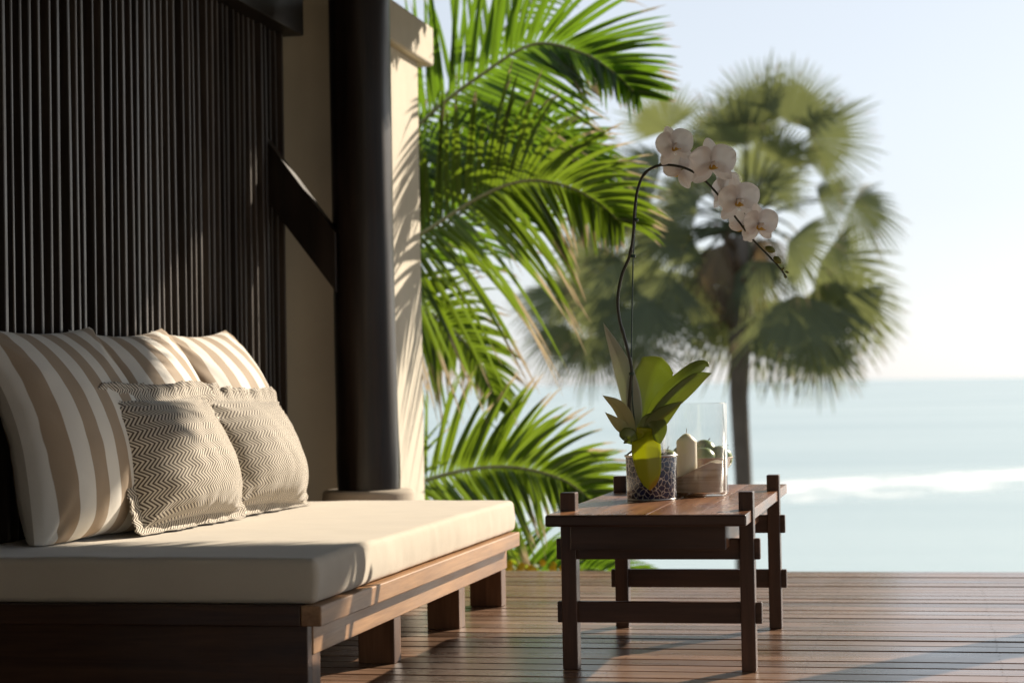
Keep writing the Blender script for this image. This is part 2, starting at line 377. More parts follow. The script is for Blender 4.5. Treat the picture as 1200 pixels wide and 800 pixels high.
scr = empty('batten_screen', (-2.98, 7, 0), 'tall screen of dark vertical battens behind the daybed cushions', 'screen')
bx('backing_board', (-3.10, 3.0, 0), (-3.055, 8.92, 2.6), void_m, scr, .002)
yy = 3.6
while yy < 8.91:
    wd = RU(.014, .023) / 2; ox = RU(-.007, .007); a, b, ph = RU(-.0035, .0035), RU(-.003, .003), RU(0, 6); vs = []; fs = []
    dp = .052; cx_ = .003; sec = [(-dp, -wd), (-cx_, -wd), (0, -wd + cx_), (0, wd - cx_), (-cx_, wd), (-dp, wd)]
    for i in range(10):
        z = 2.574 * i / 9
        for sx_, sy_ in sec: vs.append((-2.962 + ox + sx_ + b * math.sin(z * 2 + ph), yy + sy_ + a * math.sin(z * 1.7 + ph) + RU(-.0008, .0008), z))
    for i in range(9):
        for k in range(5): fs.append((i * 6 + k, i * 6 + k + 1, i * 6 + k + 7, i * 6 + k + 6))
    mobj('slat', vs, fs, slat_m, scr, smooth=False)
    yy += RU(.058, .082)
bx('top_beam', (-3.08, 3.0, 2.575), (-2.875, 8.97, 2.80), beam_m, scr, .006)
bx('lower_rail', (-3.03, 3.2, 1.04), (-2.95, 6.35, 1.085), beam_m, scr, .004)
bx('end_post', (-3.09, 8.90, 0), (-3.0, 8.955, 2.57), dark_m, scr, .004)

col = empty('timber_column', (-2.545, 8.8, 0), 'dark round timber column on a pale stone base at the end of the daybed', 'column')
def shaft(cx, cy, parent, seed):
    vs = []; fs = []; n = 40; Z = [.43 + (3.3 - .43) * i / 60 for i in range(61)]
    for i, z in enumerate(Z):
        r = .1435 - .0025 * (z - .43); r += .004 * math.exp(-((z - .55) / .12) ** 2)
        for k in range(n):
            q = 2 * PI * k / n; d = noise.noise(Vector((math.cos(q) * 1.5 + seed, math.sin(q) * 1.5, z * .9))) * .008 + noise.noise(Vector((math.cos(q) * 9, math.sin(q) * 9 + seed, z * .8))) * .002
            vs.append((cx - .004 * (z - .43) + (r + d) * math.cos(q), cy + (r + d) * math.sin(q), z))
    for i in range(60):
        for k in range(n): fs.append((i * n + k, i * n + (k + 1) % n, (i + 1) * n + (k + 1) % n, (i + 1) * n + k))
    mobj('shaft', vs, fs, dark_m, parent)
def colbase(cx, cy, parent):
    lathe('stone_base', [(0, .001), (.235, .001), (.24, .02), (.225, .36), (.212, .385), (.212, .415), (.203, .430), (.19, .434), (0, .434)], (cx, cy, 0), stone_m, parent, 40)
shaft(-2.543, 8.8, col, 1); colbase(-2.543, 8.8, col)
# brace from the column up to the screen
me = None
x0, x1 = -2.64, -2.985
za, zb, zc, zd = 1.375 - .04, 1.652 - .04, 1.79, 2.076
yb, yf = 8.74, 8.665
vs = [(x0, yf, za), (x0, yf, zb), (x1, yf, zd), (x1, yf, zc), (x0, yb, za), (x0, yb, zb), (x1, yb, zd), (x1, yb, zc)]
bm = bmesh.new(); bv = [bm.verts.new(v) for v in vs]
for f in ((0, 3, 2, 1), (4, 5, 6, 7), (1, 2, 6, 5), (0, 4, 7, 3), (0, 1, 5, 4), (2, 3, 7, 6)): bm.faces.new([bv[i] for i in f])
bmesh.ops.recalc_face_normals(bm, faces=bm.faces[:]); bmesh.ops.bevel(bm, geom=bm.edges[:], offset=.004, segments=1, affect='EDGES')
me = bpy.data.meshes.new('brace'); bm.to_mesh(me); bm.free(); link('brace', me, col, dark_m, True, False)
col2 = empty('timber_column', (1.48, 8.8, 0), 'dark round timber column at the open seaward corner of the pavilion', 'column')
shaft(1.48, 8.8, col2, 5); colbase(1.48, 8.8, col2)

# pavilion roof overhead
rf = empty('pavilion_roof', (-1, 5, 3.05), 'dark timber and thatch pavilion roof over the deck', 'roof')
bx('roof_beam', (-4.4, 8.68, 3.02), (3.2, 8.92, 3.3), beam_m, rf, .01)
bx('ceiling', (-4.6, -3.0, 3.301), (3.4, 10.45, 3.36), beam_m, rf, .01)
vs = []; fs = []
n = 260
for i in range(n):
    x = -4.7 + 8.2 * i / n; wd = RU(.02, .06); z = 3.11 + RU(-.02, .03); b = len(vs); t = RU(-.02, .02)
    vs += [(x, 10.47, 3.5), (x + wd, 10.47, 3.5), (x + wd * .7 + t, 10.55, z), (x + wd * .3 + t, 10.55, z), (x, 10.41, 3.5), (x + wd, 10.41, 3.5)]
    fs += [(b, b + 1, b + 2, b + 3), (b + 4, b + 3, b + 2, b + 5), (b, b + 3, b + 4), (b + 1, b + 5, b + 2)]
mobj('thatch_fringe', vs, fs, thatch_m, rf)['kind'] = 'stuff'
bx('thatch_edge', (-4.7, 10.38, 3.15), (3.5, 10.51, 3.6), thatch_m, rf, .01)

vw = bx('unseen_fill_wall', (-4.6, -3.3, 0), (5.0, -3.05, 3.4), wall_m); tag(vw, 'unseen cream wall added behind the camera to control fill light', 'wall')  # out of view, added to hold down fill on camera-facing sides
# ---------------------------------------------------------------- daybed
bed = empty('daybed', (-2.3, 6.6, 0), 'low wooden daybed frame on block legs under the cream mattress', 'daybed')
bx('frame_rail', (-1.73, 5.286, .240), (-1.67, 8.008, .297), bed_m, bed, .004)
bx('frame_rail', (-2.96, 5.288, .239), (-1.732, 5.345, .297), bedx_m, bed, .004)
bx('frame_rail', (-2.96, 7.95, .240), (-1.732, 8.006, .297), bedx_m, bed, .004)
bx('frame_rail', (-2.96, 5.347, .240), (-2.90, 7.948, .297), bed_m, bed, .004)
bx('side_board', (-1.765, 5.3755, .150), (-1.722, 7.99, .2385), bed_m, bed, .003)
bx('end_board', (-2.95, 5.332, .002), (-1.7255, 5.3745, .2385), bedx_m, bed, .003)
bx('mattress_board', (-2.898, 5.347, .255), (-1.734, 7.948, .285), bedx_m, bed, .002)
def bleg(y0, y1, x0=-1.85, mz=.1495):
    bx('leg', (x0, y0, .001), (-1.727, y1, mz), bedz_m, bed, .003)
bleg(5.3755, 5.455, -1.849); bleg(6.25, 6.335); bleg(7.16, 7.255); bleg(7.90, 7.985, -1.86)
for a, b in ((5.38, 5.46), (6.25, 6.335), (7.16, 7.255), (7.90, 7.985)): bx('leg', (-2.93, a, .001), (-2.83, b, .239), bedz_m, bed, .003)
bx('centre_board', (-2.36, 5.38, .15), (-2.32, 7.94, .239), bedx_m, bed, .003)

# mattress
def mattress():
    lo = Vector((-2.92, 5.315, .299)); hi = Vector((-1.695, 8.03, .428)); r = .019
    nx, ny, nz = 60, 110, 12; c = (lo + hi) / 2; h = (hi - lo) / 2
    bm = bmesh.new()
    def pt(p):
        q = Vector([max(-h[i] + r, min(h[i] - r, p[i])) for i in range(3)]); d = p - q
        if d.length > 1e-9: p = q + d.normalized() * r
        p = p + c
        e = Vector((p.x, p.y, 0))
        if p.z > .36: p.z += noise.noise(e * 2.2) * .004 + noise.noise(e * 7) * .0018 - .007 * math.exp(-((p.x + 2.62) / .16) ** 2) * (1 if 5.9 < p.y < 7.9 else .3)
        d2 = min(abs(p.z - lo.z - .0), 1)
        n_ = noise.noise(Vector((p.x * 3, p.y * 3, p.z * 9)))
        if p.x > hi.x - .03: p.x += n_ * .004 + .007 * math.sin(PI * max(0, min(1, (p.z - lo.z) / .129))) + .0025 * noise.noise(Vector((0, p.y * 14, p.z * 6)))
        if p.y < lo.y + .03: p.y += n_ * .004 - .006 * math.sin(PI * max(0, min(1, (p.z - lo.z) / .129)))
        return p
    seen = {}
    def V(p):
        k = (round(p.x, 5), round(p.y, 5), round(p.z, 5))
        if k not in seen: seen[k] = bm.verts.new(pt(p))
        return seen[k]
    def cut(n, hh):  # denser near the ends
        a = [-hh + r * t for t in (0, .25, .5, .75)]; b = [-hh + r + (2 * hh - 2 * r) * i / n for i in range(n + 1)]
        return a + b + [-t for t in a[::-1]]
    X, Y, Z = cut(nx, h.x), cut(ny, h.y), cut(nz, h.z)
    for A, B, ax in ((X, Y, 2), (X, Z, 1), (Y, Z, 0)):
        for s in (-1, 1):
            for i in range(len(A) - 1):
                for j in range(len(B) - 1):
                    q = []
                    for u, v in ((A[i], B[j]), (A[i + 1], B[j]), (A[i + 1], B[j + 1]), (A[i], B[j + 1])):
                        p = [0, 0, 0]; k = [t for t in range(3) if t != ax]; p[k[0]] = u; p[k[1]] = v; p[ax] = s * h[ax]; q.append(V(Vector(p)))
                    try: bm.faces.new(q)
                    except ValueError: pass
    bmesh.ops.recalc_face_normals(bm, faces=bm.faces[:])
    me = bpy.data.meshes.new('mattress'); bm.to_mesh(me); bm.free(); return me
tag(link('mattress', mattress(), None, mat_m), 'thick cream canvas mattress lying on the wooden daybed', 'mattress')
# ---------------------------------------------------------------- cushions
def cushion_geo(Wd, Ht, Th, seed, nx=64, ny=60, pinch=.07, fl=0.0, uvw=None, wr=1.0, sag=.0):
    vs = []; fs = []; uv = []
    sv = Vector((seed * 3.17, seed * 1.3, seed * .7))
    def outline(s, t):
        x = Wd / 2 * s * (1 - pinch * (1 - t * t) * abs(s) ** 1.5); y = Ht / 2 * t * (1 - pinch * (1 - s * s) * abs(t) ** 1.5)
        return x, y
    for side in (1, -1):
        base = len(vs)
        for j in range(ny + 1):
            t = -math.cos(PI * j / ny) * .35 + (2 * j / ny - 1) * .65
            for i in range(nx + 1):
                s = -math.cos(PI * i / nx) * .35 + (2 * i / nx - 1) * .65
                x, y = outline(s, t)
                ex = 2.1 if fl else 2.6; a = max(0, 1 - abs(s) ** ex); b = max(0, 1 - abs(t) ** 2.6)
                h = Th / 2 * (a * b) ** (.60 if fl else .5) * (1 - .22 * t)
                e = min(1 - abs(s), 1 - abs(t))
                ed = math.exp(-e / .10); inn = min(1, e / .03)
                # puckers running in from the seams, creases fanning out of the corners
                pu = noise.noise(Vector((x * 26, y * 5, 0)) + sv) if (1 - abs(t)) < (1 - abs(s)) else noise.noise(Vector((x * 5, y * 26, 0)) + sv)
                h += wr * inn * (.007 * ed * pu)
                for cx, cy in ((1, 1), (-1, 1), (1, -1), (-1, -1)):
                    dx, dy = cx - s, cy - t; d = math.hypot(dx, dy); an = math.atan2(dy * cy, dx * cx)
                    h += wr * inn * .016 * math.exp(-d / .38) * noise.noise(Vector((an * 4.5, d * .8, cx * 3 + cy * 7)) + sv)
                h += wr * inn * (.012 * noise.noise(Vector((x * 4, y * 3, 5)) + sv) + .006 * abs(noise.noise(Vector((x * 9 + y * 4, y * 9, 9)) + sv)))
                vs.append(Vector((x, y, side * max(h, 0)))); uv.append((x / uvw + .5, y) if uvw else (x, y))
        if not uvw:
            for j in range(ny + 1):
                b0 = base + j * (nx + 1); mid_ = b0 + nx // 2; acc = 0
                for i in range(nx // 2 + 1, nx + 1): acc += (vs[b0 + i] - vs[b0 + i - 1]).length; uv[b0 + i] = (acc, vs[b0 + i].y)
                acc = 0; uv[mid_] = (0, vs[mid_].y)
                for i in range(nx // 2 - 1, -1, -1): acc -= (vs[b0 + i] - vs[b0 + i + 1]).length; uv[b0 + i] = (acc, vs[b0 + i].y)
            for i in range(nx + 1):
                m0 = base + (ny // 2) * (nx + 1) + i; acc = 0
                for j in range(ny // 2 + 1, ny + 1): k_ = base + j * (nx + 1) + i; acc += (vs[k_] - vs[k_ - nx - 1]).length; uv[k_] = (uv[k_][0], acc)
                acc = 0; uv[m0] = (uv[m0][0], 0)
                for j in range(ny // 2 - 1, -1, -1): k_ = base + j * (nx + 1) + i; acc -= (vs[k_] - vs[k_ + nx + 1]).length; uv[k_] = (uv[k_][0], acc)
        for j in range(ny):
            for i in range(nx):
                k = base + j * (nx + 1) + i; q = (k, k + 1, k + nx + 2, k + nx + 1); fs.append(q if side == 1 else q[::-1])
    # flange: a ruffled hem outside the seam
    fv = []; ff_ = []; fu = []
    if fl:
        ring = []; N = 4 * 60
        for k in range(N):
            e = k / N * 4; sd_ = int(e); f = (e - sd_) * 2 - 1
            s, t = ((f, -1), (1, f), (-f, 1), (-1, -f))[sd_]
            ring.append((s, t))
        L = 5
        for k, (s, t) in enumerate(ring):
            x, y = outline(s, t); d = Vector((s if abs(s) > .999 else s * .12, t if abs(t) > .999 else t * .12, 0)); d.normalize()
            for l in range(L + 1):
                g = l / L; per = k / N
                wv = (noise.noise(Vector((math.cos(per * 2 * PI) * 7, math.sin(per * 2 * PI) * 7, seed))) * .026 + noise.noise(Vector((math.cos(per * 2 * PI) * 16, math.sin(per * 2 * PI) * 16, seed + 4))) * .013) * g
                wid = fl * (1 + .25 * noise.noise(Vector((per * 30, seed, 2)))) * g
                for sd2 in (1, -1):
                    fv.append(Vector((x + d.x * wid, y + d.y * wid, wv + sd2 * .0018))); fu.append((x + d.x * wid + 1.3, y + d.y * wid))
        W2 = 2 * (L + 1)
        for k in range(N):
            k2 = (k + 1) % N
            for l in range(L):
                a, b, c, d_ = k * W2 + 2 * l, k2 * W2 + 2 * l, k2 * W2 + 2 * l + 2, k * W2 + 2 * l + 2
                ff_.append((a, b, c, d_)); ff_.append((a + 1, d_ + 1, c + 1, b + 1))
            a, b = k * W2 + 2 * L, k2 * W2 + 2 * L; ff_.append((a, b, b + 1, a + 1))
    return (vs, fs, uv), (fv, ff_, fu)
def place(vs, o, yaw, lean, roll, floor=None, bend=0.0, drop=0.0, Ht=.7):
    """local x along the daybed, y up, z outward; leans back by `lean`"""
    out = []
    for v in vs:
        x, y, z = v; z -= bend * max(0, y + .1) ** 2; y -= drop * x * x * (1 if y > 0 else 0)
        c, s = math.cos(roll), math.sin(roll); x, y = x * c - y * s, x * s + y * c
        c, s = math.cos(lean), math.sin(lean); y, z = y * c + z * s, -y * s + z * c
        X, Y = z, x
        c, s = math.cos(yaw), math.sin(yaw); X, Y = X * c + Y * s, -X * s + Y * c
        p = Vector((o[0] + X, o[1] + Y, o[2] + y))
        if floor is not None and p.z < floor: p.z = floor + (p.z - floor) * .06
        p.x = max(p.x, -2.962 + .01 * noise.noise(Vector((0, p.y * 8, p.z * 8))))
        out.append(p)
    return out
gs = 'striped cushions leaning on the batten screen'
for i, (oy, ox, oz, yaw, lean, roll, Wd, Ht, Th, label) in enumerate((
        (6.10, -2.745, .775, .10, .17, .01, .80, .76, .25, 'striped tan and cream cushion nearest the camera, all in shade'),
        (6.85, -2.75, .79, .06, .17, .03, .76, .74, .24, 'middle striped cushion, half shaded and half in sun'),
        (7.59, -2.745, .80, .05, .18, .03, .75, .75, .24, 'farthest striped cushion, fully in golden sunlight'))):
    (vs, fs, uv), _ = cushion_geo(Wd, Ht, Th, i + 2, pinch=.085, uvw=.80, wr=.95)
    tag(mobj('striped_cushion', place(vs, (ox, oy, oz), yaw, lean, roll, .431, bend=.55), fs, stripe_m, uv=uv), label, 'cushion', gs)
gs = 'chevron cushions with ruffled hems'
for i, (oy, ox, oz, yaw, lean, roll, Wd, Ht, Th, label) in enumerate((
        (6.545, -2.59, .665, .05, .28, .01, .80, .45, .29, 'nearer brown and cream chevron cushion with its left third in shade'),
        (7.35, -2.59, .655, .05, .30, -.04, .76, .44, .29, 'farther brown and cream chevron cushion leaning on the sunlit striped one'))):
    A, B = cushion_geo(Wd, Ht, Th, i + 11, pinch=.06, fl=.062, wr=1.6)
    e = empty('chevron_cushion', (ox, oy, .43), label, 'cushion', gs)
    mobj('cover', place(A[0], (ox, oy, oz), yaw, lean, roll, .436), A[1], chev_m, e, uv=A[2])
    mobj('flange', place(B[0], (ox, oy, oz), yaw, lean, roll, .433), B[1], chev_m, e, uv=B[2])

# ---------------------------------------------------------------- coffee table
tb = empty('coffee_table', (-.855, 6.86, 0), 'long low dark wooden coffee table with four through posts', 'table')
xs = [-1.165, -1.012, -.855, -.702, -.552]
for i in range(4):
    bx('plank', (xs[i] + .0004, 5.992 + (.0006 if i % 2 else 0), .4655), (xs[i + 1] - .0004, 7.736, .500 + (.0003 if i % 2 else 0)), top_m, tb, .001 if i in (1, 2) else .001)
bx('end_moulding', (-1.167, 5.978, .4645), (-.550, 5.9915, .4995), rail_m, tb, .006, 3)
for (x0, x1) in ((-1.155, -1.106), (-.591, -.546)):
    for y0 in (6.17, 7.25):
        bx('leg', (x0, y0, .001), (x1, y0 + .062, .558), leg_m, tb, .003)
for y0 in (6.185, 7.265):
    bx('stretcher', (-1.172, y0, .347), (-.528, y0 + .03, .412), rail_m, tb, .003)
    bx('stretcher', (-1.172, y0, .148), (-.526, y0 + .03, .214), rail_m, tb, .003)
bx('end_apron', (-1.103, 6.06, .3875), (-.622, 6.09, .4645), rail_m, tb, .002)
bx('end_apron', (-1.103, 7.62, .3875), (-.622, 7.65, .4645), rail_m, tb, .002)
bx('side_apron', (-1.103, 6.092, .388), (-1.072, 7.618, .464), side_m, tb, .002)
bx('side_apron', (-.653, 6.092, .388), (-.6225, 7.618, .464), side_m, tb, .002)

# ---------------------------------------------------------------- orchid
pc = Vector((-.944, 6.765, .5005))
orc = empty('potted_orchid', pc, 'white moth orchid with an arching spray in a blue and white mosaic pot', 'orchid')
pot = lathe('pot', [(0, .002), (.078, .002), (.082, .0), (.0845, .006), (.0885, .150), (.088, .152), (.084, .152), (.080, .02), (0, .02)], pc, pot_m, orc, 64)
lathe('pot_rim', [(.0875, .1465), (.0915, .1475), (.0925, .151), (.0915, .1545), (.086, .1555), (.0835, .152)], pc, rim_m, pot, 64)
lathe('pot_foot_ring', [(.080, .0003), (.0855, .0005), (.0860, .0045), (.0845, .0062)], pc, rim_m, pot, 64)
vs, fs = lathe_geo([(.083, .138), (.07, .144), (.05, .149), (.025, .152), (.001, .153)], pc, 48)
vs = [Vector(v) + Vector((0, 0, .012 * noise.noise(Vector(v) * 60))) for v in vs]
mobj('potting_bark', vs, fs, moss_m, orc)
def blade(name, pts, wmax, mat, parent, roll=0, cup=.25, peak=.55, n=16, m=6, up=None, tipw=0.0, shp=.95):
    P = catmull(pts, n); vs = []; fs = []; uv = []
    view = Vector((-.15, 1, 0)).normalized()
    for i, p in enumerate(P):
        q = i / (n - 1); t = (P[min(i + 1, n - 1)] - P[max(i - 1, 0)]).normalized()
        b = t.cross(view if up is None else up).normalized(); nn = b.cross(t).normalized()
        c, s = math.cos(roll), math.sin(roll); b, nn = b * c + nn * s, nn * c - b * s
        a = math.log(.5) / math.log(peak); wd = wmax / 2 * max(tipw if q > .5 else .18, math.sin(PI * q ** a) ** shp)
        if q in (0, 1): wd *= .6
        for k in range(-m, m + 1):
            f = k / m
            vs.append(p + b * (wd * f) + nn * (cup * wd * (abs(f) ** 1.1)) + nn * .0006); uv.append((.5 + .3 * f, q))
    K = 2 * m + 1; T = len(vs)
    vs2 = [Vector(v) for v in vs]
    for i, p in enumerate(P):
        t = (P[min(i + 1, n - 1)] - P[max(i - 1, 0)]).normalized(); b = (vs[i * K + K - 1] - vs[i * K]); nn = b.cross(t)
        nn = nn.normalized() if nn.length > 1e-9 else Vector((0, 0, 1))
        for k in range(K): vs2[i * K + k] = vs[i * K + k] + nn * (.0016 * (1 - (abs(k - m) / m) ** 2) + .0002)
    for i in range(n - 1):
        for k in range(K - 1):
            a = i * K + k; fs.append((a, a + 1, a + K + 1, a + K)); fs.append((T + a, T + a + K, T + a + K + 1, T + a + 1))
    for i in range(n - 1):
        a = i * K; fs.append((a, a + K, T + a + K, T + a)); a += K - 1; fs.append((a, T + a, T + a + K, a + K))
    return mobj(name, vs + vs2, fs, mat, parent, uv + uv)
px = .00295
blade('leaf', [(-0.999, 6.760, 0.680), (-1.007, 6.770, 0.809), (-1.043, 6.770, 0.957), (-1.100, 6.750, 1.111)], 26 * px, org_m, orc, .35, .3, .5)
blade('leaf', [(-1.014, 6.820, 0.690), (-1.028, 6.850, 0.808), (-1.051, 6.870, 0.883), (-1.060, 6.860, 0.940)], 13 * px, orp_m, orc, .2, .2)
blade('leaf', [(-0.987, 6.800, 0.684), (-0.981, 6.830, 0.772), (-0.958, 6.850, 0.882), (-0.931, 6.840, 0.955), (-0.908, 6.810, 0.987)], 47 * px, orl_m, orc, -.1, -.45, .62, shp=.8, tipw=.88)
blade('leaf', [(-0.984, 6.760, 0.683), (-0.941, 6.740, 0.788), (-0.869, 6.720, 0.881), (-0.789, 6.720, 0.946), (-0.749, 6.730, 0.963), (-0.735, 6.730, 0.951)], 19 * px, orl_m, orc, .35, .3, .45)
blade('leaf', [(-0.979, 6.740, 0.683), (-0.920, 6.710, 0.780), (-0.837, 6.690, 0.857), (-0.769, 6.690, 0.911), (-0.723, 6.700, 0.930)], 21 * px, orl_m, orc, -.15, .3, .5)
blade('leaf', [(-0.971, 6.730, 0.681), (-0.930, 6.700, 0.751), (-0.880, 6.680, 0.797), (-0.820, 6.670, 0.837)], 22 * px, orl_m, orc, .0, .3, .45)
blade('leaf', [(-0.999, 6.760, 0.686), (-1.017, 6.730, 0.751), (-1.044, 6.700, 0.817), (-1.096, 6.680, 0.861)], 20 * px, orp_m, orc, .5, .3, .5)
blade('leaf', [(-1.001, 6.770, 0.680), (-1.019, 6.740, 0.728), (-1.049, 6.710, 0.761), (-1.090, 6.690, 0.803)], 15 * px, orp_m, orc, .3, .3, .5)
blade('leaf', [(-0.986, 6.740, 0.751), (-0.942, 6.700, 0.760), (-0.912, 6.670, 0.737), (-0.897, 6.660, 0.694)], 30 * px, orl_m, orc, -.2, .35, .5)
blade('leaf', [(-0.985, 6.740, 0.681), (-0.999, 6.700, 0.708), (-1.020, 6.690, 0.723), (-1.025, 6.680, 0.706)], 20 * px, orl_m, orc, .1, .3, .5)
blade('leaf', [(-0.971, 6.730, 0.687), (-0.959, 6.690, 0.728), (-0.946, 6.660, 0.712), (-0.943, 6.655, 0.660), (-0.936, 6.655, 0.591), (-0.935, 6.660, 0.536)], 34 * px, ory_m, orc, .1, .22, .55, shp=.6)['label'] = 'yellowing leaf hanging over the pot rim'
for k in range(9):
    a = RU(0, 6.28); p0 = Vector((-.985, 6.765, .66)); d = Vector((math.cos(a), math.sin(a), 0))
    tube('root', [p0 + Vector((0, 0, .025)), p0 + d * .02 + Vector((0, 0, .012)), p0 + d * .045 + Vector((0, 0, -.006))], [.004, .0035, .003], stem_m if k % 3 else moss_m, orc, 6)
SP = catmull([(-1.001, 6.770, 0.680), (-1.007, 6.760, 0.751), (-1.016, 6.750, 0.815), (-1.007, 6.740, 0.898), (-1.003, 6.740, 0.956), (-1.022, 6.740, 1.045), (-1.041, 6.740, 1.118), (-1.046, 6.740, 1.192), (-1.030, 6.740, 1.274), (-1.002, 6.740, 1.338), (-0.988, 6.740, 1.411), (-0.981, 6.740, 1.499), (-0.968, 6.740, 1.572), (-0.943, 6.740, 1.621), (-0.898, 6.740, 1.645), (-0.841, 6.730, 1.642), (-0.788, 6.720, 1.624), (-0.743, 6.710, 1.592), (-0.700, 6.700, 1.546), (-0.656, 6.690, 1.489), (-0.613, 6.680, 1.429), (-0.565, 6.670, 1.366), (-0.517, 6.660, 1.315), (-0.483, 6.650, 1.276), (-0.461, 6.650, 1.244)], 110)
tube('flower_spike', SP, [.0062 - .0035 * (i / 109) ** 1.5 + (.0018 if i % 17 == 8 else 0) for i in range(110)], stem_m, orc, 8)
tube('plant_stake', [(-0.989, 6.750, 0.680), (-1.003, 6.745, 0.839), (-1.002, 6.745, 1.044), (-0.991, 6.748, 1.338), (-0.975, 6.748, 1.529)], .0024, stake_m, orc, 8)
for p in ((-1.004, 6.742, 0.933), (-0.990, 6.742, 1.337), (-0.979, 6.742, 1.461)): lathe('plant_clip', [(.001, -.006), (.009, -.005), (.009, .005), (.001, .006)], p, stake_m, orc, 10)

def petal_geo(L, Wd, cup, tip, n=12, m=8, base=.2, curl=0, ruf=0, seed=0):
    vs = []; fs = []; uv = []
    for i in range(n + 1):
        q = (1 - math.cos(PI * i / n)) / 2; a = PI * q ** tip; wd = Wd / 2 * max(math.sin(a) ** .55 if 0 < q < 1 else .04, base * (1 - q) if q < .4 else 0)
        for k in range(-m, m + 1):
            f = k / m; x = wd * f; y = L * q
            z = cup * ((x * x) / (Wd) * 1.6) + curl * L * q * q + ruf * noise.noise(Vector((f * 2, q * 4, seed))) * L
            vs.append(Vector((x, y, z))); uv.append((q, .5 + f / 2))
    K = 2 * m + 1
    for i in range(n):
        for k in range(K - 1): a = i * K + k; fs.append((a, a + 1, a + K + 1, a + K))
    return vs, fs, uv
def flower(c, fwd, r, seed, rollz=0, att=None):
    """phalaenopsis: three sepals behind, two broad petals, lip and column"""
    c = Vector(c); f = Vector(fwd).normalized(); up = Vector((0, 0, 1)); xx = up.cross(f).normalized(); yy = f.cross(xx)
    cr, sr = math.cos(rollz), math.sin(rollz); xx, yy = xx * cr + yy * sr, yy * cr - xx * sr
    B = Matrix((xx, yy, f)).transposed()
    fl = bpy.data.objects.new('flower', None); C.objects.link(fl); fl.parent = orc; fl.matrix_parent_inverse = Matrix.Translation(-pc); fl.location = c; fl.empty_display_size = .02
    ms = []
    def add(nm, g, ang, zoff, mat, tilt=0, off=(0, 0, 0)):
        vs, fs, uv = g; ca, sa = math.cos(ang), math.sin(ang); ct, st = math.cos(tilt), math.sin(tilt)
        o = []
        for v in vs:
            x, y, z = v; y, z = y * ct - z * st, y * st + z * ct
            x, y = x * ca - y * sa, x * sa + y * ca
            o.append(B @ Vector((x + off[0], y + off[1], z + zoff + off[2])) + c)
        mobj(nm, o, fs, mat, fl, uv)
    for a, k in ((0, 1.0), (2.25, .98), (-2.25, .98)):
        add('sepal', petal_geo(r * 1.02 * k, r * .62, .35, .95, curl=-.12 + RU(-.05, .05), ruf=.05, seed=seed + a), a + RU(-.08, .08), -.003, petal_m, RU(-.1, .12))
    for s in (1, -1):
        add('petal', petal_geo(r * 1.02, r * 1.18, .28, .85, curl=.10 + RU(-.04, .04), ruf=.07, seed=seed + s * 3), s * (1.22 + RU(-.05, .05)), .0025, petal_m, .12 + RU(-.05, .1))
    for s in (1, -1):
        add('lip_lobe', petal_geo(r * .42, r * .34, .9, .8, n=7, m=4, curl=.9), s * .85, .004, petal_m, .7, (0, -.04 * r, 0))
    add('lip', petal_geo(r * .60, r * .34, -.8, .6, n=8, m=4, curl=.5), PI + .05, .006, lip_m, .75)
    vs, fs = tube_geo([c + B @ Vector((0, r * .05, .001)), c + B @ Vector((0, r * .03, r * .16)), c + B @ Vector((0, -r * .03, r * .24))], [r * .05, r * .06, r * .04], 8); mobj('flower_column', vs, fs, petal_m, fl)
    if att is not None:
        a = Vector(att); tube('flower_stalk', [a, (a + c) / 2 - f * .012 - Vector((0, 0, .004)), c - f * .004], [.0022, .002, .0026], bud_m, fl, 6)
    return fl
flower((-0.834, 6.660, 1.698), (.55, -1, .10), .075, 1, .25, (-0.895, 6.740, 1.645))
flower((-0.703, 6.640, 1.633), (.42, -1, -.05), .086, 2, .12, (-0.752, 6.710, 1.596))
flower((-0.822, 6.760, 1.630), (-.5, .9, -.1), .070, 3, .5, (-0.812, 6.730, 1.635))
flower((-0.618, 6.620, 1.504), (.45, -1, -.08), .079, 4, .15, (-0.659, 6.690, 1.489))
flower((-0.677, 6.740, 1.555), (.7, .8, .0), .072, 5, -.3, (-0.676, 6.695, 1.522))
flower((-0.550, 6.610, 1.421), (.75, -1, -.15), .071, 6, .1, (-0.608, 6.680, 1.423))
flower((-0.607, 6.740, 1.430), (-.6, .8, -.1), .062, 7, .6, (-0.597, 6.680, 1.408))
def bud(c, d, L, r, nm='bud'):
    c = Vector(c); d = Vector(d).normalized(); pts = [c + d * L * (i / 8) for i in range(9)]
    tube(nm, pts, [max(.0006, r * math.sin(PI * (.08 + .88 * i / 8)) ** .7) for i in range(9)], bud_m, orc, 12)
bud((-0.530, 6.660, 1.347), (.75, -.2, -.35), .036, .012); bud((-0.502, 6.650, 1.314), (.6, -.2, -.55), .034, .011)
bud((-0.480, 6.650, 1.268), (.5, 0, .35), .016, .005); bud((-0.466, 6.650, 1.265), (.7, 0, -.3), .014, .004); bud((-0.469, 6.650, 1.253), (.3, 0, -.7), .014, .0035)

